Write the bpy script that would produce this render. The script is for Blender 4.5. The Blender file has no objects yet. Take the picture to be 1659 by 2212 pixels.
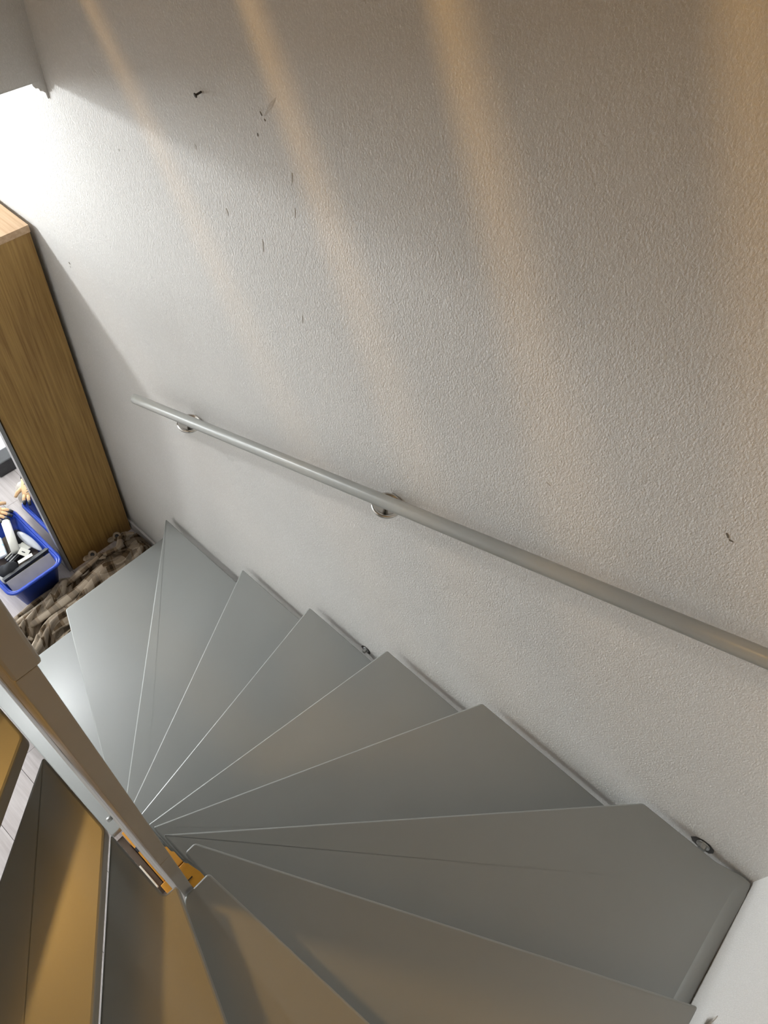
import bpy, bmesh, math, random
from mathutils import Vector, Matrix
random.seed(7)
S = bpy.context.scene
COL = S.collection

# ------------------------------------------------------------------ camera
cam_d = bpy.data.cameras.new('camera')
cam = bpy.data.objects.new('camera', cam_d); COL.objects.link(cam)
cam_d.sensor_fit = 'HORIZONTAL'; cam_d.sensor_width = 36.0
cam_d.lens = 1619.6 / 1659 * 36.0
cam_d.clip_start = 0.02; cam_d.clip_end = 60
RV = Vector((2.34519775, 0.926130922, -0.196500207))
RM = Matrix.Rotation(RV.length, 3, RV.normalized())          # world -> camera (x right, y down, z forward)
cam.matrix_world = Matrix.Translation((2.24818, -1.12935, 3.93121)) @ Matrix(
    (RM[0], -RM[1], -RM[2])).transposed().to_4x4()
S.camera = cam

# ------------------------------------------------------------------ world, exposure
w = bpy.data.worlds.new('world'); S.world = w; w.use_nodes = True
w.node_tree.nodes['Background'].inputs[0].default_value = (1.0, 0.90, 0.74, 1)
w.node_tree.nodes['Background'].inputs[1].default_value = 0.07
S.view_settings.view_transform = 'Standard'; S.view_settings.look = 'None'
S.view_settings.gamma = 1.0; S.view_settings.use_curve_mapping = False
S.view_settings.exposure = 0.37
LOWER_LAMP = (-1.05, -0.86, 2.70); LOWER_W = 46.0; LOWER_C = (0.93, 0.97, 1.0)
WINDOW_W = 190.0; WINDOW_C = (0.90, 0.96, 1.0)
UPPER_LAMP = (0.595, -1.739, 5.20); UPPER_W = 66.0; UPPER_C = (1.0, 0.56, 0.15)

# ------------------------------------------------------------------ materials
def mat(name, col, rough=0.6, metal=0.0, spec=0.5, bump=None, var=None, trans=0.0, emit=None, coat=0.0):
    m = bpy.data.materials.new(name); m.use_nodes = True
    nt = m.node_tree; b = nt.nodes['Principled BSDF']
    b.inputs['Base Color'].default_value = (*col, 1)
    b.inputs['Roughness'].default_value = rough; b.inputs['Metallic'].default_value = metal
    b.inputs['Specular IOR Level'].default_value = spec
    b.inputs['Transmission Weight'].default_value = trans
    b.inputs['Coat Weight'].default_value = coat
    if emit:
        b.inputs['Emission Color'].default_value = (*emit[0], 1); b.inputs['Emission Strength'].default_value = emit[1]
    tc = nt.nodes.new('ShaderNodeTexCoord')
    if var:                                   # (scale, colour2, lo, hi)
        n = nt.nodes.new('ShaderNodeTexNoise'); n.inputs['Scale'].default_value = var[0]; n.inputs['Detail'].default_value = 5
        nt.links.new(tc.outputs['Object'], n.inputs['Vector'])
        r = nt.nodes.new('ShaderNodeValToRGB'); r.color_ramp.elements[0].position = var[2]; r.color_ramp.elements[1].position = var[3]
        r.color_ramp.elements[0].color = (*col, 1); r.color_ramp.elements[1].color = (*var[1], 1)
        nt.links.new(n.outputs['Fac'], r.inputs['Fac']); nt.links.new(r.outputs['Color'], b.inputs['Base Color'])
    if bump:                                  # (scale, strength, distance)
        n2 = nt.nodes.new('ShaderNodeTexNoise'); n2.inputs['Scale'].default_value = bump[0]; n2.inputs['Detail'].default_value = 4
        nt.links.new(tc.outputs['Object'], n2.inputs['Vector'])
        bp = nt.nodes.new('ShaderNodeBump'); bp.inputs['Strength'].default_value = bump[1]; bp.inputs['Distance'].default_value = bump[2]
        nt.links.new(n2.outputs['Fac'], bp.inputs['Height']); nt.links.new(bp.outputs['Normal'], b.inputs['Normal'])
    return m

def wallpaper_mat():
    m = bpy.data.materials.new('woodchip_wallpaper'); m.use_nodes = True
    nt = m.node_tree; b = nt.nodes['Principled BSDF']; L = nt.links.new
    b.inputs['Roughness'].default_value = 0.85; b.inputs['Specular IOR Level'].default_value = 0.2
    tc = nt.nodes.new('ShaderNodeTexCoord')
    n0 = nt.nodes.new('ShaderNodeTexNoise'); n0.inputs['Scale'].default_value = 2.2; n0.inputs['Detail'].default_value = 4
    r = nt.nodes.new('ShaderNodeValToRGB')
    r.color_ramp.elements[0].position = .3; r.color_ramp.elements[0].color = (.73, .72, .70, 1)
    r.color_ramp.elements[1].position = .7; r.color_ramp.elements[1].color = (.77, .76, .74, 1)
    L(tc.outputs['Object'], n0.inputs['Vector']); L(n0.outputs['Fac'], r.inputs['Fac'])
    mp = nt.nodes.new('ShaderNodeMapping'); mp.inputs['Scale'].default_value = (1.25, 1.25, .8)
    L(tc.outputs['Object'], mp.inputs['Vector'])
    n1 = nt.nodes.new('ShaderNodeTexNoise'); n1.inputs['Scale'].default_value = 225; n1.inputs['Detail'].default_value = 3; n1.inputs['Roughness'].default_value = .6
    n2 = nt.nodes.new('ShaderNodeTexVoronoi'); n2.inputs['Scale'].default_value = 135
    L(mp.outputs['Vector'], n1.inputs['Vector']); L(mp.outputs['Vector'], n2.inputs['Vector'])
    mx = nt.nodes.new('ShaderNodeMath'); mx.operation = 'MULTIPLY_ADD'; mx.inputs[1].default_value = -.35
    L(n2.outputs['Distance'], mx.inputs[0]); L(n1.outputs['Fac'], mx.inputs[2])
    bp = nt.nodes.new('ShaderNodeBump'); bp.inputs['Strength'].default_value = .48; bp.inputs['Distance'].default_value = .006
    rs = nt.nodes.new('ShaderNodeValToRGB'); rs.color_ramp.elements[0].position = .30; rs.color_ramp.elements[1].position = .62
    rs.color_ramp.elements[0].color = (.91, .905, .895, 1); rs.color_ramp.elements[1].color = (1, 1, 1, 1)
    L(mx.outputs[0], rs.inputs['Fac'])
    mu = nt.nodes.new('ShaderNodeMix'); mu.data_type = 'RGBA'; mu.blend_type = 'MULTIPLY'; mu.inputs[0].default_value = 1
    L(r.outputs['Color'], mu.inputs[6]); L(rs.outputs['Color'], mu.inputs[7]); L(mu.outputs[2], b.inputs['Base Color'])
    L(mx.outputs[0], bp.inputs['Height']); L(bp.outputs['Normal'], b.inputs['Normal'])
    return m

def wood_mat(name, c0, c1, scale, rough=.45):
    m = bpy.data.materials.new(name); m.use_nodes = True
    nt = m.node_tree; b = nt.nodes['Principled BSDF']; L = nt.links.new
    b.inputs['Roughness'].default_value = rough
    tc = nt.nodes.new('ShaderNodeTexCoord'); mp = nt.nodes.new('ShaderNodeMapping'); mp.inputs['Scale'].default_value = scale
    L(tc.outputs['Object'], mp.inputs['Vector'])
    n = nt.nodes.new('ShaderNodeTexNoise'); n.inputs['Scale'].default_value = 1; n.inputs['Detail'].default_value = 6; n.inputs['Roughness'].default_value = .65
    n.inputs['Distortion'].default_value = .35
    L(mp.outputs['Vector'], n.inputs['Vector'])
    r = nt.nodes.new('ShaderNodeValToRGB'); r.color_ramp.elements[0].position = .34; r.color_ramp.elements[1].position = .62
    r.color_ramp.elements[0].color = (*c0, 1); r.color_ramp.elements[1].color = (*c1, 1)
    L(n.outputs['Fac'], r.inputs['Fac']); L(r.outputs['Color'], b.inputs['Base Color'])
    bp = nt.nodes.new('ShaderNodeBump'); bp.inputs['Strength'].default_value = .15; bp.inputs['Distance'].default_value = .001
    L(n.outputs['Fac'], bp.inputs['Height']); L(bp.outputs['Normal'], b.inputs['Normal'])
    return m

def plaid_mat():
    m = bpy.data.materials.new('plaid_fabric'); m.use_nodes = True
    nt = m.node_tree; b = nt.nodes['Principled BSDF']; L = nt.links.new
    b.inputs['Roughness'].default_value = .9; b.inputs['Specular IOR Level'].default_value = .15
    uv = nt.nodes.new('ShaderNodeUVMap'); uv.uv_map = 'UVMap'
    sp = nt.nodes.new('ShaderNodeSeparateXYZ'); L(uv.outputs['UV'], sp.inputs[0])
    def stripes(out, freq):
        mu = nt.nodes.new('ShaderNodeMath'); mu.operation = 'MULTIPLY'; mu.inputs[1].default_value = freq; L(sp.outputs[out], mu.inputs[0])
        fr = nt.nodes.new('ShaderNodeMath'); fr.operation = 'FRACT'; L(mu.outputs[0], fr.inputs[0])
        r = nt.nodes.new('ShaderNodeValToRGB'); r.color_ramp.interpolation = 'CONSTANT'
        e = r.color_ramp.elements; e[0].position = 0; e[0].color = (.47, .39, .30, 1); e[1].position = .34; e[1].color = (.12, .08, .045, 1)
        for p, c in ((.55, (.035, .024, .014)), (.72, (.22, .16, .105)), (.84, (.46, .385, .30))):
            x = e.new(p); x.color = (*c, 1)
        L(fr.outputs[0], r.inputs['Fac']); return r
    a, c = stripes('X', 5.0), stripes('Y', 6.0)
    mx = nt.nodes.new('ShaderNodeMix'); mx.data_type = 'RGBA'; mx.blend_type = 'MIX'; mx.inputs[0].default_value = .5
    L(a.outputs['Color'], mx.inputs[6]); L(c.outputs['Color'], mx.inputs[7]); L(mx.outputs[2], b.inputs['Base Color'])
    n = nt.nodes.new('ShaderNodeTexNoise'); n.inputs['Scale'].default_value = 45; n.inputs['Detail'].default_value = 3
    tc = nt.nodes.new('ShaderNodeTexCoord'); L(tc.outputs['Object'], n.inputs['Vector'])
    bp = nt.nodes.new('ShaderNodeBump'); bp.inputs['Strength'].default_value = .5; bp.inputs['Distance'].default_value = .006
    L(n.outputs['Fac'], bp.inputs['Height']); L(bp.outputs['Normal'], b.inputs['Normal'])
    return m

M = dict(
    wall=wallpaper_mat(),
    plaster=mat('smooth_white_paint', (.72, .70, .69), .8, bump=(60, .15, .002)),
    tread=mat('grey_satin_paint', (.315, .33, .318), .34, var=(3.0, (.33, .345, .333), .3, .7), bump=(220, .06, .001)),
    rail=mat('grey_rail_paint', (.325, .33, .31), .32, bump=(150, .05, .001)),
    post=mat('beige_grey_post_paint', (.40, .385, .35), .4, var=(9, (.36, .345, .31), .35, .75)),
    steel=mat('brushed_steel', (.62, .60, .57), .22, 1.0),
    dark_steel=mat('dark_steel', (.06, .055, .05), .45, .6),
    zinc=mat('zinc_bolt', (.50, .51, .50), .38, .7),
    oak=wood_mat('oak_veneer', (.26, .14, .036), (.44, .27, .082), (75, 75, 2.2)),
    oak_lit=wood_mat('oak_veneer_lit', (.46, .30, .17), (.58, .41, .26), (2.2, 60, 60)),  # paler copy of the oak: light falling on the top put into the colour
    floor=wood_mat('pale_laminate', (.52, .47, .46), (.66, .61, .60), (2.5, 45, 20), .62),
    joint=mat('dark_joint', (.10, .085, .08), .9, var=(20, (.14, .12, .11), .3, .7)),
    alu=mat('grey_aluminium', (.34, .345, .35), .4, .6, var=(30, (.38, .385, .39), .3, .7)),
    mirror=mat('mirror_glass', (.93, .94, .94), .015, 1.0),
    black=mat('black_plastic', (.012, .013, .016), .5, var=(25, (.025, .026, .03), .3, .7)),
    blackcloth=mat('black_cloth', (.014, .015, .018), .9, bump=(90, .3, .003)),
    blue=mat('blue_plastic', (.012, .055, .42), .32, var=(8, (.016, .065, .47), .3, .7)),
    white=mat('white_paper', (.80, .79, .70), .7, var=(12, (.86, .85, .78), .3, .7)),
    card=mat('grey_cardboard', (.36, .345, .33), .85, var=(14, (.42, .40, .385), .3, .7), bump=(80, .2, .001)),
    packet=mat('blue_white_packet', (.80, .86, .92), .4, var=(16, (.05, .45, .82), .48, .56)),
    clear=mat('crumpled_film', (.80, .83, .90), .25, trans=.45, bump=(25, .5, .006)),
    bag=mat('beige_bag_film', (.55, .49, .43), .4, bump=(18, .8, .02)),
    glove=mat('sand_glove_fabric', (.72, .47, .26), .85, bump=(120, .3, .002)),
    orange=mat('orange_plastic', (.80, .36, .03), .45, var=(9, (.72, .30, .025), .35, .7)),
    brown=mat('dark_brown', (.10, .075, .055), .7, var=(20, (.13, .10, .075), .3, .7)),
    plaid=plaid_mat(),
    chip=mat('dirt_mark', (.13, .115, .09), .9, var=(200, (.22, .19, .15), .4, .6)),
    greymark=mat('grey_scuff', (.50, .48, .44), .9, var=(300, (.62, .59, .55), .4, .6)),
    shade_c=mat('opal_lamp_glass', (.9, .9, .9), .5, emit=((.93, .97, 1), 6)),
    shade_w=mat('warm_lamp_glass', (.9, .8, .6), .5, emit=((1, .6, .2), 6)),
)

tb = M['tread'].node_tree.nodes['Principled BSDF']
tb.inputs['Coat Weight'].default_value = .45; tb.inputs['Coat Roughness'].default_value = .24

# ------------------------------------------------------------------ helpers
def link(o, parent=None):
    COL.objects.link(o)
    if parent is not None:
        o.parent = parent
        o.matrix_parent_inverse = Matrix.Translation(-world_loc(parent))
    return o
def world_loc(o):
    v = Vector(o.location)
    p = o.parent
    return v if p is None else v        # children keep world coordinates
def from_bm(name, bm, m, parent=None, smooth=False):
    me = bpy.data.meshes.new(name); bm.normal_update(); bm.to_mesh(me); bm.free()
    me.materials.append(M[m] if isinstance(m, str) else m)
    if smooth:
        for p in me.polygons: p.use_smooth = True
    return link(bpy.data.objects.new(name, me), parent)
def thing(name, label, cat, loc=(0, 0, 0), group=None):
    o = bpy.data.objects.new(name, None); o.location = loc; o.empty_display_size = .05
    COL.objects.link(o); return tag(o, label, cat, group)
def tag(o, label, cat, group=None):
    o['label'] = label; o['category'] = cat
    if group: o['group'] = group
    return o
def struct(o): o['kind'] = 'structure'; return o
def add_box(bm, x0, x1, y0, y1, z0, z1, bev=0):
    vs = [bm.verts.new((x, y, z)) for z in (z0, z1) for y in (y0, y1) for x in (x0, x1)]
    fs = [bm.faces.new([vs[i] for i in q]) for q in ((0, 2, 3, 1), (4, 5, 7, 6), (0, 1, 5, 4), (2, 6, 7, 3), (0, 4, 6, 2), (1, 3, 7, 5))]
    if bev:
        es = list({e for f in fs for e in f.edges})
        bmesh.ops.bevel(bm, geom=es, offset=bev, segments=2, affect='EDGES', profile=.5)
def box(name, m, b, parent=None, bev=0):
    bm = bmesh.new(); add_box(bm, *b, bev=bev); return from_bm(name, bm, m, parent)
def frame_of(d):
    d = Vector(d).normalized(); u = Vector((0, 0, 1)) if abs(d.z) < .9 else Vector((1, 0, 0))
    a = d.cross(u).normalized(); return d, a, d.cross(a).normalized()
def add_tube(bm, pts, rad, seg=12, cap=True, flat=1.0, uvl=None, up=None):
    pts = [Vector(p) for p in pts]; n = len(pts); rings = []
    L = 0
    for i, p in enumerate(pts):
        d = (pts[min(i + 1, n - 1)] - pts[max(i - 1, 0)])
        if up is not None:
            d = d.normalized(); a = d.cross(Vector(up)).normalized(); c = a.cross(d).normalized()
        else:
            d, a, c = frame_of(d)
        r = rad[i] if isinstance(rad, (list, tuple)) else rad
        rings.append([bm.verts.new(p + a * (r * math.cos(2 * math.pi * k / seg)) + c * (r * flat * math.sin(2 * math.pi * k / seg))) for k in range(seg)])
        if i: L += (pts[i] - pts[i - 1]).length
        if uvl is not None: uvl.append(L)
    faces = []
    for i in range(n - 1):
        for k in range(seg):
            faces.append((bm.faces.new((rings[i][k], rings[i][(k + 1) % seg], rings[i + 1][(k + 1) % seg], rings[i + 1][k])), i, k))
    if cap:
        bm.faces.new(rings[0][::-1]); bm.faces.new(rings[-1])
    return faces
def tube(name, m, pts, rad, parent=None, seg=12, smooth=True, **k):
    bm = bmesh.new(); add_tube(bm, pts, rad, seg, **k); bmesh.ops.recalc_face_normals(bm, faces=bm.faces); return from_bm(name, bm, m, parent, smooth)
def add_lathe(bm, org, axis, prof, seg=28):          # prof: (radius, distance along axis)
    d, a, c = frame_of(axis); org = Vector(org); rings = []
    for r, h in prof:
        rings.append([bm.verts.new(org + d * h + (a * math.cos(2 * math.pi * k / seg) + c * math.sin(2 * math.pi * k / seg)) * max(r, 1e-5)) for k in range(seg)])
    for i in range(len(rings) - 1):
        for k in range(seg):
            bm.faces.new((rings[i][k], rings[i][(k + 1) % seg], rings[i + 1][(k + 1) % seg], rings[i + 1][k]))
    bmesh.ops.recalc_face_normals(bm, faces=bm.faces)
def lathe(name, m, org, axis, prof, parent=None, seg=28, smooth=True):
    bm = bmesh.new(); add_lathe(bm, org, axis, prof, seg); return from_bm(name, bm, m, parent, smooth)
def prism_bm(poly, z0, z1, corner=0, rim=0):
    bm = bmesh.new()
    a = sum(poly[i][0] * poly[(i + 1) % len(poly)][1] - poly[(i + 1) % len(poly)][0] * poly[i][1] for i in range(len(poly)))
    if a < 0: poly = poly[::-1]
    lo = [bm.verts.new((x, y, z0)) for x, y in poly]; hi = [bm.verts.new((x, y, z1)) for x, y in poly]
    bm.faces.new(lo[::-1]); bm.faces.new(hi); n = len(poly)
    for i in range(n): bm.faces.new((lo[i], lo[(i + 1) % n], hi[(i + 1) % n], hi[i]))
    if corner:
        es = [e for e in bm.edges if abs(e.verts[0].co.z - e.verts[1].co.z) > 1e-4]
        bmesh.ops.bevel(bm, geom=es, offset=corner, segments=3, affect='EDGES', profile=.5)
    if rim:
        es = [e for e in bm.edges if abs(e.verts[0].co.z - e.verts[1].co.z) < 1e-5]
        es = [e for e in es if any(abs(f.normal.z) > .9 for f in e.link_faces)] if False else es
        bmesh.ops.bevel(bm, geom=es, offset=rim, segments=2, affect='EDGES', profile=.5)
    bmesh.ops.recalc_face_normals(bm, faces=bm.faces)
    return bm
def smooth_small(o, lim):
    for p in o.data.polygons: p.use_smooth = p.area < lim

# ------------------------------------------------------------------ the setting
WY = 0.03; WX = 2.93; XL = -5.4; YF = -3.2; SLAB0 = 2.79; SLAB1 = 3.0; SX = -0.033
wall_back = struct(box('wall_back', 'wall', (XL - .1, WX + .1, WY, WY + .1, -.1, 6.0)))
wall_right = struct(box('wall_right', 'wall', (WX, WX + .1, YF, WY, -.1, 6.0)))
WN = (-3.0, -1.3, .55, 2.25)                       # window opening in the far wall of the lower room (y0, y1, z0, z1)
bm = bmesh.new()
add_box(bm, XL - .1, XL, YF, WN[0], -.1, 6.0); add_box(bm, XL - .1, XL, WN[1], WY, -.1, 6.0)
add_box(bm, XL - .1, XL, WN[0], WN[1], -.1, WN[2]); add_box(bm, XL - .1, XL, WN[0], WN[1], WN[3], 6.0)
struct(from_bm('wall_left', bm, 'wall'))
win = struct(box('window_1', 'shade_c', (XL - .07, XL - .06, WN[0], WN[1], WN[2], WN[3])))
for q, b_ in enumerate(((WN[0], WN[0] + .06, WN[2], WN[3]), (WN[1] - .06, WN[1], WN[2], WN[3]), (WN[0], WN[1], WN[2], WN[2] + .06), (WN[0], WN[1], WN[3] - .06, WN[3]), (-2.18, -2.12, WN[2], WN[3]))):
    box('window_frame', 'plaster', (XL - .058, XL - .02, *b_), win, .004)
wl = bpy.data.lights.new('daylight', 'AREA'); wl.shape = 'RECTANGLE'; wl.size = WN[3] - WN[2]; wl.size_y = WN[1] - WN[0]
wl.energy = WINDOW_W; wl.color = WINDOW_C
wo = bpy.data.objects.new('daylight', wl); wo.location = (XL - .015, (WN[0] + WN[1]) / 2, (WN[2] + WN[3]) / 2)
wo.rotation_euler = (0, -math.pi / 2, 0); link(wo)
struct(box('wall_front', 'wall', (XL - .1, WX + .1, YF - .1, YF, -.1, 6.0)))
bm = bmesh.new()
add_box(bm, XL, SX, YF, WY, SLAB0, SLAB1 + .03)
add_box(bm, SX, 1.30, YF, -1.16, SLAB0, SLAB1)
add_box(bm, 1.30, WX, YF, -2.25, SLAB0, SLAB1)
add_box(bm, 1.20, 1.30, YF, -1.17, 2.25, SLAB0)          # unseen downstand beam, added to keep the lower lamp off the upper treads
ceiling = struct(from_bm('ceiling', bm, 'wall'))
struct(box('ceiling', 'plaster', (XL, WX, YF, WY, 5.9, 6.0)))
# torn wallpaper hanging below the slab edge beside the wall
rag = [(-.40, 2.7895), (-.40, 2.7875), (-.115, 2.7875), (-.013, 2.7875), (-.012, 2.781), (-.005, 2.772), (.003, 2.770), (.007, 2.761), (.015, 2.758),
       (.022, 2.751), (.024, 2.736), (.027, 2.731), (.0295, 2.735), (.0295, 2.7895)]
bm = bmesh.new()
f0 = [bm.verts.new((SX - .004, y, z)) for y, z in rag]; f1 = [bm.verts.new((SX, y, z)) for y, z in rag]
bm.faces.new(f0); bm.faces.new(f1[::-1])
for i in range(len(rag)): bm.faces.new((f0[i], f1[i], f1[(i + 1) % len(rag)], f0[(i + 1) % len(rag)]))
bmesh.ops.recalc_face_normals(bm, faces=bm.faces)
from_bm('wallpaper_edge', bm, 'wall', ceiling)
struct(box('baseboard_back', 'plaster', (XL, -.005, WY - .014, WY, 0, .06), bev=.003))

floor = struct(box('floor', 'joint', (XL, WX, YF, WY, -.10, -.012)))
PW = .2125; rows = []
y = -.838
while y > YF: y -= PW
k = 0
while y < WY - .002:
    y1 = min(y + PW, WY); y0 = max(y, YF)
    off = (k * .47) % 1.3; x = XL - off
    while x < WX:
        x0, x1 = max(x, XL), min(x + 1.3, WX)
        if x1 - x0 > .03:
            box('plank', 'floor', (x0 + .0009, x1 - .0009, y0 + .0011, y1 - .0011, -.012, 0), floor)
        x += 1.3
    y += PW; k += 1

# dirt, chips and scuffs on the big wall
def chip(cx, cz, w, h, ang, m='chip', parent=wall_back):
    bm = bmesh.new(); n = 9; ca, sa = math.cos(ang), math.sin(ang); v0 = []; v1 = []
    for i in range(n):
        t = 2 * math.pi * i / n; r = .5 * random.uniform(.65, 1.1)
        px, pz = w * r * math.cos(t), h * r * math.sin(t)
        p = (cx + px * ca - pz * sa, cz + px * sa + pz * ca)
        v0.append(bm.verts.new((p[0], WY - .0009, p[1]))); v1.append(bm.verts.new((p[0], WY + .001, p[1])))
    bm.faces.new(v0)
    for i in range(n): bm.faces.new((v0[i], v1[i], v1[(i + 1) % n], v0[(i + 1) % n]))
    bmesh.ops.recalc_face_normals(bm, faces=bm.faces)
    return from_bm('wall_mark', bm, m, parent)
for cx, cz, ww, hh, an, mm in ((.967, 3.088, .085, .010, .95, 'greymark'), (.935, 3.060, .012, .004, -.7, 'chip'), (.947, 3.050, .007, .004, -.6, 'chip'),
                               (.920, 3.005, .004, .011, .1, 'chip'), (.673, 2.874, .010, .016, .2, 'greymark'), (.776, 2.736, .010, .022, .2, 'greymark'),
                               (.915, 2.705, .004, .045, 0, 'greymark'), (1.032, 2.947, .004, .03, 0, 'greymark'), (1.04, 2.86, .003, .03, 0, 'greymark'),
                               (1.062, 2.545, .004, .03, 0, 'greymark'), (-.234, 2.031, .012, .006, -.8, 'chip'), (-.236, 2.012, .006, .012, 0, 'greymark'),
                               (2.275, 2.738, .016, .005, -.8, 'chip'), (2.286, 2.731, .012, .005, 0, 'chip'), (1.89, 2.557, .02, .003, -.3, 'greymark'),
                               (.30, 2.71, .006, .009, .2, 'greymark')):
    chip(cx, cz, ww, hh, an, mm)
# broken plaster next to the tread fixing on the right-hand wall
bm = bmesh.new()
pts = [(-.452, 1.752), (-.438, 1.772), (-.427, 1.797), (-.421, 1.816), (-.430, 1.812), (-.440, 1.797), (-.452, 1.778), (-.462, 1.760)]
f0 = [bm.verts.new((WX - .002, y, z)) for y, z in pts]; f1 = [bm.verts.new((WX + .001, y, z)) for y, z in pts]
bm.faces.new(f0)
for i in range(len(pts)): bm.faces.new((f0[i], f1[i], f1[(i + 1) % len(pts)], f0[(i + 1) % len(pts)]))
bmesh.ops.recalc_face_normals(bm, faces=bm.faces)
from_bm('wall_mark', bm, 'greymark', wall_right)

# ------------------------------------------------------------------ staircases
TH = .045; H = .2; YI, YJ = -1.045, -1.14; XO = 2.89
N = {1: ((1.0, -1.155), (0, -1.155)), 2: ((.925, YI), (0, -.646)), 3: ((1.074, YI), (.043, 0)), 4: ((1.171, YI), (.664, 0)),
     5: ((1.283, YI), (1.118, 0)), 6: ((1.391, YI), (1.552, 0)), 7: ((1.47, YI), (1.985, 0)), 8: ((1.569, YI), (2.568, 0)),
     9: ((1.703, -1.01), (XO, -.43)), 10: ((1.828, -1.042), (XO, -.962)), 11: ((1.841, -1.109), (XO, -1.482)),
     12: ((1.715, YJ), (XO, -2.12)), 13: ((1.558, YJ), (2.363, -2.2)), 14: ((1.43, YJ), (1.55, -2.2)), 15: ((1.337, YJ), (1.337, -2.2))}
def cross(p, q, ax, val):
    t = (val - p[ax]) / (q[ax] - p[ax]); return (p[0] + t * (q[0] - p[0]), p[1] + t * (q[1] - p[1]))
def back_line(k, o=.034):
    a, b = N[k]; d = Vector((b[0] - a[0], b[1] - a[1])).normalized()
    n = Vector((d.y, -d.x))                         # ascending side (clockwise turn seen from above)
    return (a[0] + n.x * o, a[1] + n.y * o), (b[0] + n.x * o, b[1] + n.y * o)
def tread_poly(k):
    i, o = N[k]; a, b = back_line(k + 1)
    if k == 1: return [o, i, (1.0, -1.108), (.965, YI), cross(a, b, 0, .93), cross(a, b, 0, 0)]
    if k == 2: return [o, i, cross(a, b, 1, YI), cross(a, b, 1, 0), (0, 0)]
    if k <= 7:
        return [o, i, cross(a, b, 1, YI), cross(a, b, 1, 0)]
    if k == 8: return [o, i, (1.703 - .03, YI), (1.74, -1.03), cross(a, b, 0, 2.929), (2.929, .0), (2.926, .020), (2.90, .022), (2.82, .002)]
    if k == 9: return [o, i, (1.703, -1.044), (1.90, -1.044), cross(a, b, 0, XO)]
    if k == 10: return [o, i, (1.827, -1.112), (1.87, -1.15), cross(a, b, 0, XO)]
    if k == 11: return [o, i, (1.839, YJ), cross(a, b, 1, YJ), cross(a, b, 0, XO)]
    if k == 12: return [o, i, cross(a, b, 1, YJ), cross(a, b, 1, -2.2), (XO, -2.2)]
    return [o, i, cross(a, b, 1, YJ), cross(a, b, 1, -2.2)]

st = thing('staircase', 'winding staircase with grey painted open treads climbing along the woodchip wall', 'staircase', (1.6, -1.09, 0))
TM = {}
for k in range(1, 15):
    bm = prism_bm(tread_poly(k), k * H - TH, k * H, corner=.008, rim=.005)
    t = from_bm('tread', bm, 'tread', st); smooth_small(t, .004); TM[k] = t
# shallow rounded bead along the wall side of the corner tread
bm = bmesh.new(); rows_ = []
for j in range(13):
    yy = -.50 + j * .04; hgt = .0085 * max(0, min(1, (-.02 - yy) / .22)) + .0008
    rows_.append([bm.verts.new((2.888 + .0405 * u, yy, 1.6 - .0006 + hgt * math.sin(math.pi * u) ** .7)) for u in [q / 10 for q in range(11)]])
for a_, b_ in zip(rows_, rows_[1:]):
    for q in range(10): bm.faces.new((a_[q], a_[q + 1], b_[q + 1], b_[q]))
bmesh.ops.recalc_face_normals(bm, faces=bm.faces)
from_bm('edge_trim', bm, 'tread', TM[8], True)
# post and slats standing in the well
PX1 = 1.82; PY0, PY1 = -1.111, -1.0855
box('newel_post', 'post', (PX1 - .05, PX1, PY0, PY1, 2.322, 3.205), st, .0015)
box('newel_post', 'post', (PX1 - .05, PX1, PY0, PY1, 0, 2.318), st, .0015)
slv = box('newel_sleeve', 'post', (PX1 - .06, PX1 + .002, PY0 - .001, PY1 + .006, 3.207, 4.15), st, .004)
xs_ = [1.19, 1.315, 1.44, 1.565, 1.69, PX1 - .052]
for j in range(5):                       # boards set edge to edge behind the post
    box('well_board', 'post', (xs_[j] + .001, xs_[j + 1] - .001, PY0 + (.0008 if j % 2 else 0), PY1 - .001, .262, 4.0), st, .004)
lathe('bolt', 'zinc', (1.272, PY0, 1.167), (0, -1, 0), [(0, 0), (.009, 0), (.009, .014), (.007, .018), (0, .018)], st, 12)
# fixing bolts and washers in the wall behind two treads
for bx, bz, sc in ((1.430, .984, .72), (2.772, 1.578, 1.0)):
    bm = bmesh.new(); hp = [(-.038, -.010), (-.030, .012), (-.012, .024), (.010, .026), (.030, .014), (.036, -.004), (.030, -.024), (.0, -.032), (-.026, -.026)]
    v0 = [bm.verts.new((bx + u * sc, WY - .0012, bz + v * sc)) for u, v in hp]; v1 = [bm.verts.new((bx + u * sc, WY - .0004, bz + v * sc)) for u, v in hp]
    bm.faces.new(v0)
    for q in range(9): bm.faces.new((v0[q], v1[q], v1[(q + 1) % 9], v0[(q + 1) % 9]))
    bmesh.ops.recalc_face_normals(bm, faces=bm.faces)
    hb = from_bm('dark_hole_patch', bm, 'dark_steel', st)  # flat dark patch standing in for the shade inside the plaster hole
    lathe('washer', 'zinc', (bx, WY - .0012, bz), (0, -1, 0), [(0, 0), (.021 * sc, 0), (.021 * sc, .003), (.009, .003), (0, .003)], hb, 18)
    lathe('hex_bolt', 'zinc', (bx, WY - .004, bz), (0, -1, 0), [(0, 0), (.013 * sc, 0), (.013 * sc, .012), (.011 * sc, .014), (0, .014)], hb, 6, False)
# the next flight, turning directly above (its open risers let the hall lamp through in streaks)
st2 = thing('staircase', 'upper flight of grey open treads directly above the lower stairs', 'staircase', (1.6, -1.09, 3.0))
for k in range(1, 13):
    o = bpy.data.objects.new('tread', TM[k].data); o.location = (0, 0, 3.0); link(o, st2)

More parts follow.
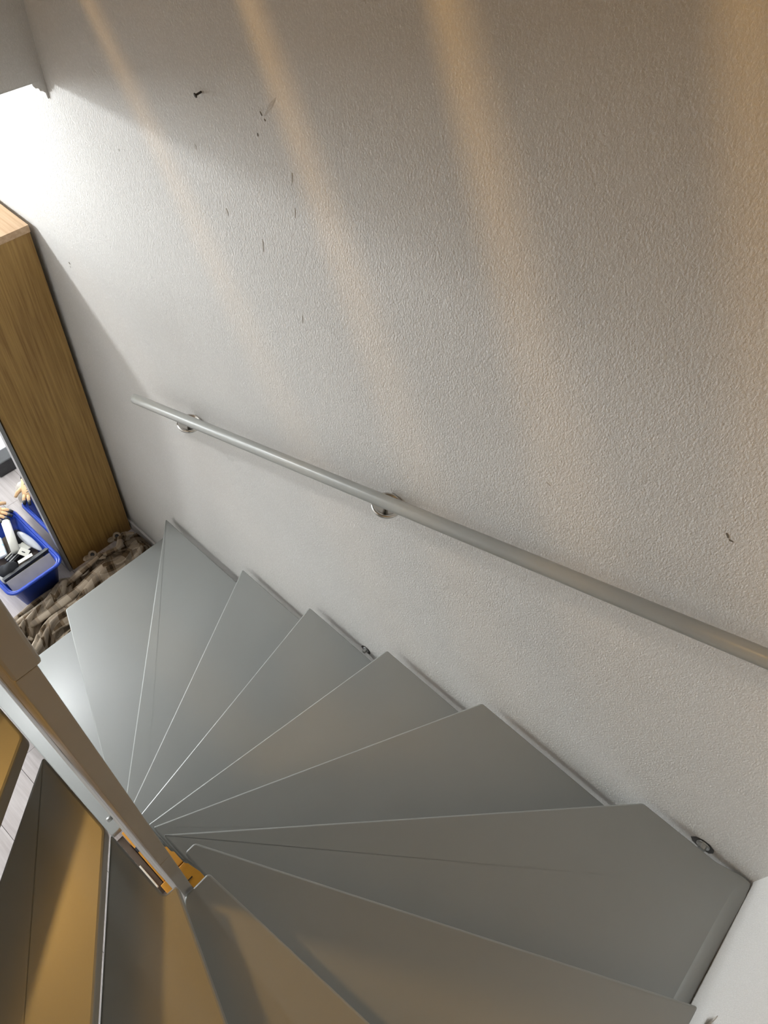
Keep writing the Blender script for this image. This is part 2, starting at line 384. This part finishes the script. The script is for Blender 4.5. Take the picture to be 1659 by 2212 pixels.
# ------------------------------------------------------------------ wall handrail
hr = thing('wall_handrail', 'round grey painted handrail sloping along the white wall above the treads', 'handrail', (1.3, WY, 2.1))
RY = -.065; ra, rb = Vector((.178, RY, 1.650)), Vector((2.478, RY, 2.606)); rd = (rb - ra).normalized(); rb = ra + rd * 2.85; RR = .0205
pts = [ra + rd * .0, ra + rd * .003, ra + rd * .009] + [ra + rd * (.02 + i * .14) for i in range(21)]
tube('rail', 'rail', pts, [RR * .72, RR * .9, RR] + [RR] * 21, hr, 28, up=(0, 0, 1))
for fx in (.4745, 1.467, 2.66):          # round steel cups between rail and wall
    axz = ra.z + (fx - ra.x) / rd.x * rd.z; fz = axz - .078; fy = -.0185
    br = lathe('bracket', 'steel', (fx, fy, fz), (0, 0, 1), [(0, -.006), (.040, -.006), (.047, -.002), (.048, .004), (.045, .008), (.040, .008), (.036, .003), (.012, .0), (0, .0)], hr, 40)
    box('wall_plate', 'steel', (fx - .02, fx + .02, WY - .004, WY, fz - .03, fz + .004), br, .001)
    tube('arm', 'steel', [(fx, fy, fz), (fx + .01, (fy + RY) / 2, fz + .03), (fx + .02, RY + .004, axz + .02 * rd.z / rd.x - RR * .8)], .006, br, 10)

# ------------------------------------------------------------------ wardrobe with mirror doors
wd = thing('wardrobe', 'tall oak veneer wardrobe with mirrored sliding doors against the white wall', 'wardrobe', (-1.2, -.2, 0))
WXR = -.441; WXL = -2.2
box('side_panel', 'oak', (WXR - .022, WXR, -.405, .006, 0, 2.076), wd, .0008)
box('side_panel', 'oak', (WXL, WXL + .022, -.405, .006, 0, 2.076), wd, .0008)
box('back_panel', 'oak', (WXL + .022, WXR - .022, -.002, .004, .05, 2.076), wd)
box('bottom_panel', 'oak', (WXL + .022, WXR - .022, -.40, -.003, .04, .062), wd)
box('top_panel', 'oak_lit', (WXL - .004, WXR + .004, -.425, .008, 2.077, 2.108), wd, .001)
for dx0, dx1, yy in ((-1.33, WXR - .001, -.411), (WXL + .001, -1.32, -.409)):
    d = box('sliding_door', 'alu', (dx1 - .032, dx1, yy - .018, yy, .004, 2.072), wd, .001)     # right stile carries the rest
    box('door_stile', 'alu', (dx0, dx0 + .032, yy - .018, yy, .004, 2.072), d, .001)
    box('door_rail', 'alu', (dx0 + .032, dx1 - .032, yy - .018, yy, .004, .022), d, .001)
    box('door_rail', 'alu', (dx0 + .032, dx1 - .032, yy - .018, yy, 2.05, 2.072), d, .001)
    box('mirror_pane', 'mirror', (dx0 + .032, dx1 - .032, yy - .015, yy - .009, .022, 2.05), d)

# ------------------------------------------------------------------ blue storage box and what lies in it
def rrect(x0, x1, y0, y1, r, n=5):
    out = []
    for cx, cy, a0 in ((x1 - r, y1 - r, 0), (x0 + r, y1 - r, 90), (x0 + r, y0 + r, 180), (x1 - r, y0 + r, 270)):
        for i in range(n + 1):
            t = math.radians(a0 + 90 * i / n); out.append((cx + r * math.cos(t), cy + r * math.sin(t)))
    return out
sb = thing('storage_box', 'open blue plastic storage box full of odds and ends before the wardrobe mirror', 'box', (-.62, -.607, 0))
X0, X1, Y0, Y1, BZ = -.88, -.352, -.786, -.447, .25
bm = bmesh.new(); loops = []
for ins, z, th in ((.062, 0, 0), (.022, BZ - .02, 0), (.014, BZ - .02, 0), (.014, BZ - .006, 0), (.024, BZ - .006, 0), (.067, .006, 0)):
    loops.append([bm.verts.new((x, y_, z)) for x, y_ in rrect(X0 + ins, X1 - ins, Y0 + ins, Y1 - ins, max(.05 - ins * .3, .02))])
n = len(loops[0])
for a, b in zip(loops, loops[1:]):
    for i in range(n): bm.faces.new((a[i], a[(i + 1) % n], b[(i + 1) % n], b[i]))
bm.faces.new(loops[0][::-1]); bm.faces.new(loops[-1]); bmesh.ops.recalc_face_normals(bm, faces=bm.faces)
from_bm('body', bm, 'blue', sb, True)
bm = bmesh.new(); ring = rrect(X0 + .009, X1 - .009, Y0 + .009, Y1 - .009, .045); rr_ = []
for i, (x, y_) in enumerate(ring):
    px, py = ring[i - 1]; qx, qy = ring[(i + 1) % n]; d = Vector((qx - px, qy - py, 0)).normalized(); s = Vector((d.y, -d.x, 0))
    rr_.append([bm.verts.new(Vector((x, y_, BZ - .004)) + s * (.009 * math.cos(t)) + Vector((0, 0, .008 * math.sin(t)))) for t in [j * math.pi / 4 for j in range(8)]])
for i in range(n):
    for j in range(8): bm.faces.new((rr_[i][j], rr_[(i + 1) % n][j], rr_[(i + 1) % n][(j + 1) % 8], rr_[i][(j + 1) % 8]))
bmesh.ops.recalc_face_normals(bm, faces=bm.faces); from_bm('rim', bm, 'blue', sb, True)
def slab(name, m, c, size, rot, parent=None, bev=.002, label=None, cat=None):
    bm = bmesh.new(); add_box(bm, -size[0] / 2, size[0] / 2, -size[1] / 2, size[1] / 2, -size[2] / 2, size[2] / 2, bev)
    bmesh.ops.rotate(bm, verts=bm.verts, cent=(0, 0, 0), matrix=Matrix.Rotation(rot[2], 3, 'Z') @ Matrix.Rotation(rot[1], 3, 'Y') @ Matrix.Rotation(rot[0], 3, 'X'))
    bmesh.ops.translate(bm, verts=bm.verts, vec=c)
    o = from_bm(name, bm, m, parent)
    if label: tag(o, label, cat)
    return o
def lump(name, m, c, rx, ry, rz, amp=.25, seed=1, sub=3, label=None, cat=None, rot=0, parent=None):
    bm = bmesh.new(); bmesh.ops.create_icosphere(bm, subdivisions=sub, radius=1); rs = random.Random(seed)
    ph = [(rs.uniform(1.5, 5), rs.uniform(1.5, 5), rs.uniform(1.5, 5), rs.uniform(0, 6)) for _ in range(6)]
    for v in bm.verts:
        s = sum(math.sin(a * v.co.x + b * v.co.y + cc * v.co.z + d) for a, b, cc, d in ph) / 6
        v.co *= 1 + amp * s * 2
        v.co = Vector((v.co.x * rx, v.co.y * ry, v.co.z * rz))
    bmesh.ops.rotate(bm, verts=bm.verts, cent=(0, 0, 0), matrix=Matrix.Rotation(rot, 3, 'Z'))
    bmesh.ops.translate(bm, verts=bm.verts, vec=c); o = from_bm(name, bm, m, parent, True)
    if label: tag(o, label, cat)
    return o
slab('cardboard_sheet', 'card', (-.432, -.612, .202), (.006, .27, .10), (0, -.82, 0), label='grey cardboard sheet standing inside the end of the blue box', cat='cardboard')
fr = slab('black_bar', 'black', (-.492, -.605, .234), (.026, .285, .020), (0, -.3, .03), label='long black bar lying across the blue box beside the cardboard', cat='bar')
lump('cloth_pouch', 'blackcloth', (-.540, -.690, .213), .046, .052, .042, .16, 3, label='black cloth pouch in the blue box beside the long black bar', cat='pouch', rot=.4)
tube('paper_roll', 'white', [(-.60, -.60, .235), (-.80, -.53, .262)], .024, None, 20)
tag(bpy.data.objects['paper_roll'], 'cream white paper roll lying in the blue box', 'roll')
slab('folded_leaflet', 'white', (-.640, -.548, .200), (.11, .05, .008), (0, -.2, .1), label='white folded leaflet tucked beside the paper roll', cat='leaflet')
slab('snack_packet', 'packet', (-.705, -.655, .215), (.15, .075, .022), (.1, -.12, -.3), bev=.008, label='shiny blue and white packet beside the paper roll', cat='packet')
lump('film_bag', 'clear', (-.615, -.508, .238), .10, .022, .024, .14, 9, label='clear crumpled plastic film bag along the box rim', cat='plastic bag', rot=.10)
lump('dark_bag', 'blackcloth', (-.70, -.525, .196), .05, .032, .036, .2, 15, label='small dark shiny bag between paper roll and box rim', cat='bag')
bk = thing('metal_bracket', 'white metal bracket with slot on top of the box contents', 'bracket', (-.535, -.585, .23))
slab('plate', 'white', (-.560, -.572, .250), (.055, .042, .003), (.2, .25, .5), bk, .001)
slab('slot', 'black', (-.561, -.574, .2520), (.018, .006, .0025), (.2, .25, .5), bk, .0005)
slab('flange', 'white', (-.522, -.590, .246), (.020, .085, .003), (.2, .1, -.2), bk, .001)
cr = thing('black_caddy', 'black plastic rack with white edge beside the cloth pouch', 'rack', (-.585, -.64, .15))
slab('tray', 'black', (-.605, -.615, .196), (.05, .09, .05), (0, .1, .25), cr, .004)
for j in range(3): slab('bar', 'white' if j == 0 else 'alu', (-.625 + .018 * j, -.615, .226), (.005, .10, .004), (0, .1, .25), cr, .001)
slab('cardboard_carton', 'brown', (-.62, -.60, .10), (.34, .20, .14), (0, 0, 0), bev=.004, label='dark cardboard carton at the bottom of the blue box', cat='carton')
lump('crumpled_paper', 'white', (-.520, -.735, .205), .035, .02, .018, .3, 21, label='crumpled white paper scrap at the corner of the blue box', cat='paper')

# work gloves lying over the far end of the box
def glove(name, c, rot, s, label):
    g = thing(name, label, 'glove', c, 'sand and black work gloves')
    c = Vector(c); rm = Matrix.Rotation(rot, 3, 'Z')
    def W(p): return c + rm @ (Vector(p) * s)
    bm = bmesh.new(); add_tube(bm, [W((-.11, 0, 0)), W((-.07, 0, .004)), W((-.02, 0, .008)), W((.03, 0, .006)), W((.045, 0, .004))], [.034 * s, .036 * s, .045 * s, .044 * s, .034 * s], 14, flat=.36, up=(0, 0, 1))
    bmesh.ops.recalc_face_normals(bm, faces=bm.faces); from_bm('palm', bm, 'glove', g, True)
    for j, yy in enumerate((-.033, -.011, .011, .032)):
        L = (.062, .078, .080, .066)[j]
        tube('finger', 'glove', [W((.03, yy, .004)), W((.03 + L * .5, yy * 1.25, .010)), W((.03 + L, yy * 1.35, .002))], [.0115 * s, .011 * s, .008 * s], g, 8)
        tube('fingertip', 'black', [W((.03 + L * .72, yy * 1.30, .0085)), W((.03 + L * 1.06, yy * 1.36, .001))], [.0118 * s, .0085 * s], g, 8)
    tube('thumb', 'glove', [W((-.03, .04, .002)), W((0, .07, .006)), W((.025, .085, .002))], [.014 * s, .012 * s, .009 * s], g, 8)
    for j, xx in enumerate((-.01, .008, .026)):
        tube('strap', 'black', [W((xx, -.036, .010)), W((xx, 0, .0225)), W((xx, .036, .010))], .0045 * s, g, 6)
    tube('cuff', 'black', [W((-.145, 0, -.004)), W((-.105, 0, 0))], [.034 * s, .0355 * s], g, 14, flat=.4, up=(0, 0, 1))
    tube('badge', 'black', [W((-.065, -.018, .0165)), W((-.04, .018, .0195))], .006 * s, g, 6)
    return g
glove('work_glove', (-.895, -.540, .268), .42, .95, 'sand coloured work glove with black straps nearest the wardrobe mirror')
glove('work_glove', (-.985, -.650, .262), .30, .95, 'sand coloured work glove with black straps on top of the paper roll end')
lump('beige_bag', 'bag', (-1.02, -.57, .09), .11, .075, .095, .22, 31, label='crumpled beige plastic bag standing behind the blue box', cat='bag')
box('tool_case', 'black', (-1.44, -1.33, -.70, -.53, 0, .11), None, .01); tag(bpy.data.objects['tool_case'], 'black tool case standing behind the blue box', 'case')
bm = prism_bm(rrect(-1.82, -1.46, -.86, -.60, .05), 0.0005, .03, rim=.006)
tag(from_bm('grey_case', bm, 'alu', None), 'flat grey case with round corners on the floor', 'case')

# ------------------------------------------------------------------ plaid curtain heaped on the floor
cu = thing('plaid_curtain', 'brown and cream plaid curtain heaped on the floor beside the stairs', 'curtain', (-.2, -.5, 0))
def heap():
    bm = bmesh.new(); uvl = bm.loops.layers.uv.new('UVMap'); NU, NV = 70, 150; g = []
    for j in range(NV + 1):
        v = j / NV; y = -1.04 + 1.055 * v
        xl = -.405 + .02 * math.sin(9 * v) + (.03 * math.sin(23 * v) if v < .9 else 0)
        if y < -.83: xl -= .02
        xr = .075 if y > -.60 else -.012
        if y < -.86: xr = -.03 - .5 * (-.86 - y)
        row = []
        for i in range(NU + 1):
            u = i / NU; x = xl + (xr - xl) * u
            s = x * 21 + 2.6 * math.sin(2.1 * y + .6) + .9 * math.sin(7 * y + 5 * x) + .35 * math.sin(17 * y - 9 * x)
            rid = abs(math.sin(s)) ** 1.3; r2 = abs(math.sin(s * 2.3 + 4 * y + 1.3)) ** .8
            r3 = abs(math.sin(11 * y + 14 * x + 1.2 * math.sin(6 * x)))
            env = min(1, 5 * u, 6 * (1 - u) + .15) * min(1, 9 * v, 14 * (1 - v) + .1)
            z = .004 + env * (.012 + .080 * rid + .026 * r2 + .020 * r3 * (1.6 if y < -.8 else .7))
            row.append((bm.verts.new((x + .012 * math.sin(13 * y + 3 * u), min(y, .012), z)), u, v))
        g.append(row)
    for j in range(NV):
        for i in range(NU):
            q = (g[j][i], g[j][i + 1], g[j + 1][i + 1], g[j + 1][i]); f = bm.faces.new([t[0] for t in q])
            for l, t in zip(f.loops, q): l[uvl].uv = (t[1] * 1.15 + t[0].co.z * 5, t[2] * 1.6 + .25 * t[1])
    return from_bm('cloth', bm, 'plaid', cu, True)
heap()
def fold(pts, rad, flat=.55, tw=0.0):
    rad *= .82
    bm = bmesh.new(); uvl = bm.loops.layers.uv.new('UVMap'); L = []
    P = []                                        # smooth the path
    for a in range(len(pts) - 1):
        p0, p1, p2, p3 = (Vector(pts[max(a - 1, 0)]), Vector(pts[a]), Vector(pts[a + 1]), Vector(pts[min(a + 2, len(pts) - 1)]))
        for t in (0, .2, .4, .6, .8):
            P.append(.5 * ((2 * p1) + (p2 - p0) * t + (2 * p0 - 5 * p1 + 4 * p2 - p3) * t * t + (3 * p1 - p0 - 3 * p2 + p3) * t ** 3))
    P.append(Vector(pts[-1])); nn = len(P)
    rr = [rad * (.45 + .55 * min(1, 6 * i / nn, 6 * (nn - 1 - i) / nn + .05)) * (1 + .12 * math.sin(i * 1.3)) for i in range(nn)]
    fs = add_tube(bm, P, rr, 10, uvl=L, flat=flat, up=(0, 0, 1))
    for f, i, k in fs:
        for l, (ii, kk) in zip(f.loops, ((i, k), (i, k + 1), (i + 1, k + 1), (i + 1, k))): l[uvl].uv = (kk / 10 * .16 + tw, L[ii] * 1.3 + tw)
    bmesh.ops.recalc_face_normals(bm, faces=bm.faces)
    return from_bm('fold', bm, 'plaid', cu, True)
fold([(-.255, -.83, .085), (-.235, -.64, .105), (-.245, -.42, .11), (-.285, -.27, .105)], .034, .6, .02)
fold([(-.325, -.86, .07), (-.315, -.66, .085), (-.335, -.44, .09), (-.345, -.25, .11)], .024, .7, .13)
fold([(-.345, -.90, .06), (-.36, -.74, .07), (-.375, -.55, .06)], .02, .6, .31)
fold([(-.155, -.80, .07), (-.135, -.66, .09), (-.12, -.50, .09), (-.16, -.36, .10)], .034, .5, .45)
fold([(-.275, -.30, .11), (-.225, -.21, .12), (-.255, -.10, .11), (-.225, -.03, .10)], .026, .6, .05)
fold([(-.34, -.25, .10), (-.30, -.16, .13), (-.36, -.10, .12), (-.33, -.03, .11)], .024, .6, .52)
fold([(-.23, -.90, .08), (-.16, -.885, .095), (-.10, -.86, .08)], .028, .5, .2)
fold([(-.315, -.93, .06), (-.235, -.945, .075), (-.14, -.95, .06)], .026, .45, .02)
fold([(-.36, -.85, .07), (-.31, -.90, .09), (-.25, -.865, .09), (-.17, -.83, .08)], .02, .7, .36)
fold([(-.17, -.94, .07), (-.12, -.91, .10), (-.085, -.84, .10)], .034, .4, .60)
for ex, ey, ez, an in ((-.372, -.118, .128, .5), (-.372, -.292, .118, .2)):
    bm = bmesh.new(); d = Vector((.45, -.35, .82)).normalized()
    add_lathe(bm, (ex, ey, ez), d, [(.012, .001), (.014, .004), (.019, .005), (.024, .003), (.025, 0), (.012, 0), (.012, .001)], 20)
    e = from_bm('eyelet', bm, 'plaid', cu, True); e.data.uv_layers.new(name='UVMap')
    lathe('eyelet_hole', 'black', Vector((ex, ey, ez)) + d * .0015, d, [(0, 0), (.0118, 0), (.0118, .0008), (0, .0008)], e, 16)
    fold([(ex - .03, ey - .05, ez - .03), (ex - .004, ey - .012, ez - .014), (ex + .02, ey + .02, ez - .016), (ex + .05, ey + .05, ez - .03)], .026, .5, an)

# ------------------------------------------------------------------ things stored under the stairs, seen down the well
oc = thing('orange_case', 'orange plastic case on the floor seen down the stair well', 'case', (1.25, -1.06, 0))
box('body', 'orange', (1.035, 1.33, -1.118, -.97, 0, .245), oc, .003)
box('body', 'orange', (1.334, 1.52, -1.137, -.97, 0, .246), oc, .003)
box('latch', 'black', (1.13, 1.155, -1.1185, -1.075, .20, .2475), oc, .001)
box('seam', 'black', (1.02, 1.46, -1.050, -1.046, .20, .2468), oc)
box('seam', 'black', (1.405, 1.409, -1.075, -1.02, .20, .2478), oc)
tag(box('dark_block', 'brown', (1.02, 1.31, -1.165, -1.121, 0, .16), None, .002), 'dark brown block standing beside the orange case', 'board')  # plain dark brown block filling the strip beside the case
tag(box('white_batten', 'white', (1.185, 1.312, -1.164, -1.144, .16, .178), None, .002), 'short white batten lying on the dark brown block', 'batten')

# ------------------------------------------------------------------ nail in the wall
nl = thing('wall_nail', 'small dark nail sticking out of the white wall', 'nail', (.723, WY, 3.030))
tube('shank', 'dark_steel', [(.723, WY + .001, 3.030), (.7225, WY - .017, 3.027)], .0026, nl, 8)
lathe('head', 'dark_steel', (.7225, WY - .017, 3.027), (-.04, -1, -.2), [(0, 0), (.006, 0), (.006, .002), (0, .003)], nl, 10)

# ------------------------------------------------------------------ lamps (both hang outside the picture)
def lamp(name, label, pos, top, shade, power, col, rad):
    t = thing(name, label, 'lamp', (pos[0], pos[1], top))
    lathe('canopy', 'plaster', (pos[0], pos[1], top), (0, 0, -1), [(0, 0), (.06, 0), (.05, .02), (0, .022)], t, 20)
    if top - pos[2] > .2: tube('cord', 'black', [(pos[0], pos[1], top - .02), (pos[0], pos[1], pos[2] + .10)], .004, t, 6)
    lathe('shade', shade, (pos[0], pos[1], pos[2] + (.10 if top - pos[2] > .2 else top - pos[2] - .02)), (0, 0, -1), [(.03, 0), (.07, .01), (.09, .022), (.0, .024)], t, 24)
    l = bpy.data.lights.new(name + '_bulb', 'POINT'); l.energy = power; l.color = col; l.shadow_soft_size = rad
    o = bpy.data.objects.new('bulb', l); o.location = pos; link(o, t)
lamp('ceiling_lamp', 'white ceiling lamp of the lower room above the wardrobe', LOWER_LAMP, SLAB0, 'shade_c', LOWER_W, LOWER_C, .05)
lamp('pendant_lamp', 'warm pendant lamp of the upper hall', UPPER_LAMP, 5.9, 'shade_w', UPPER_W, UPPER_C, .115)
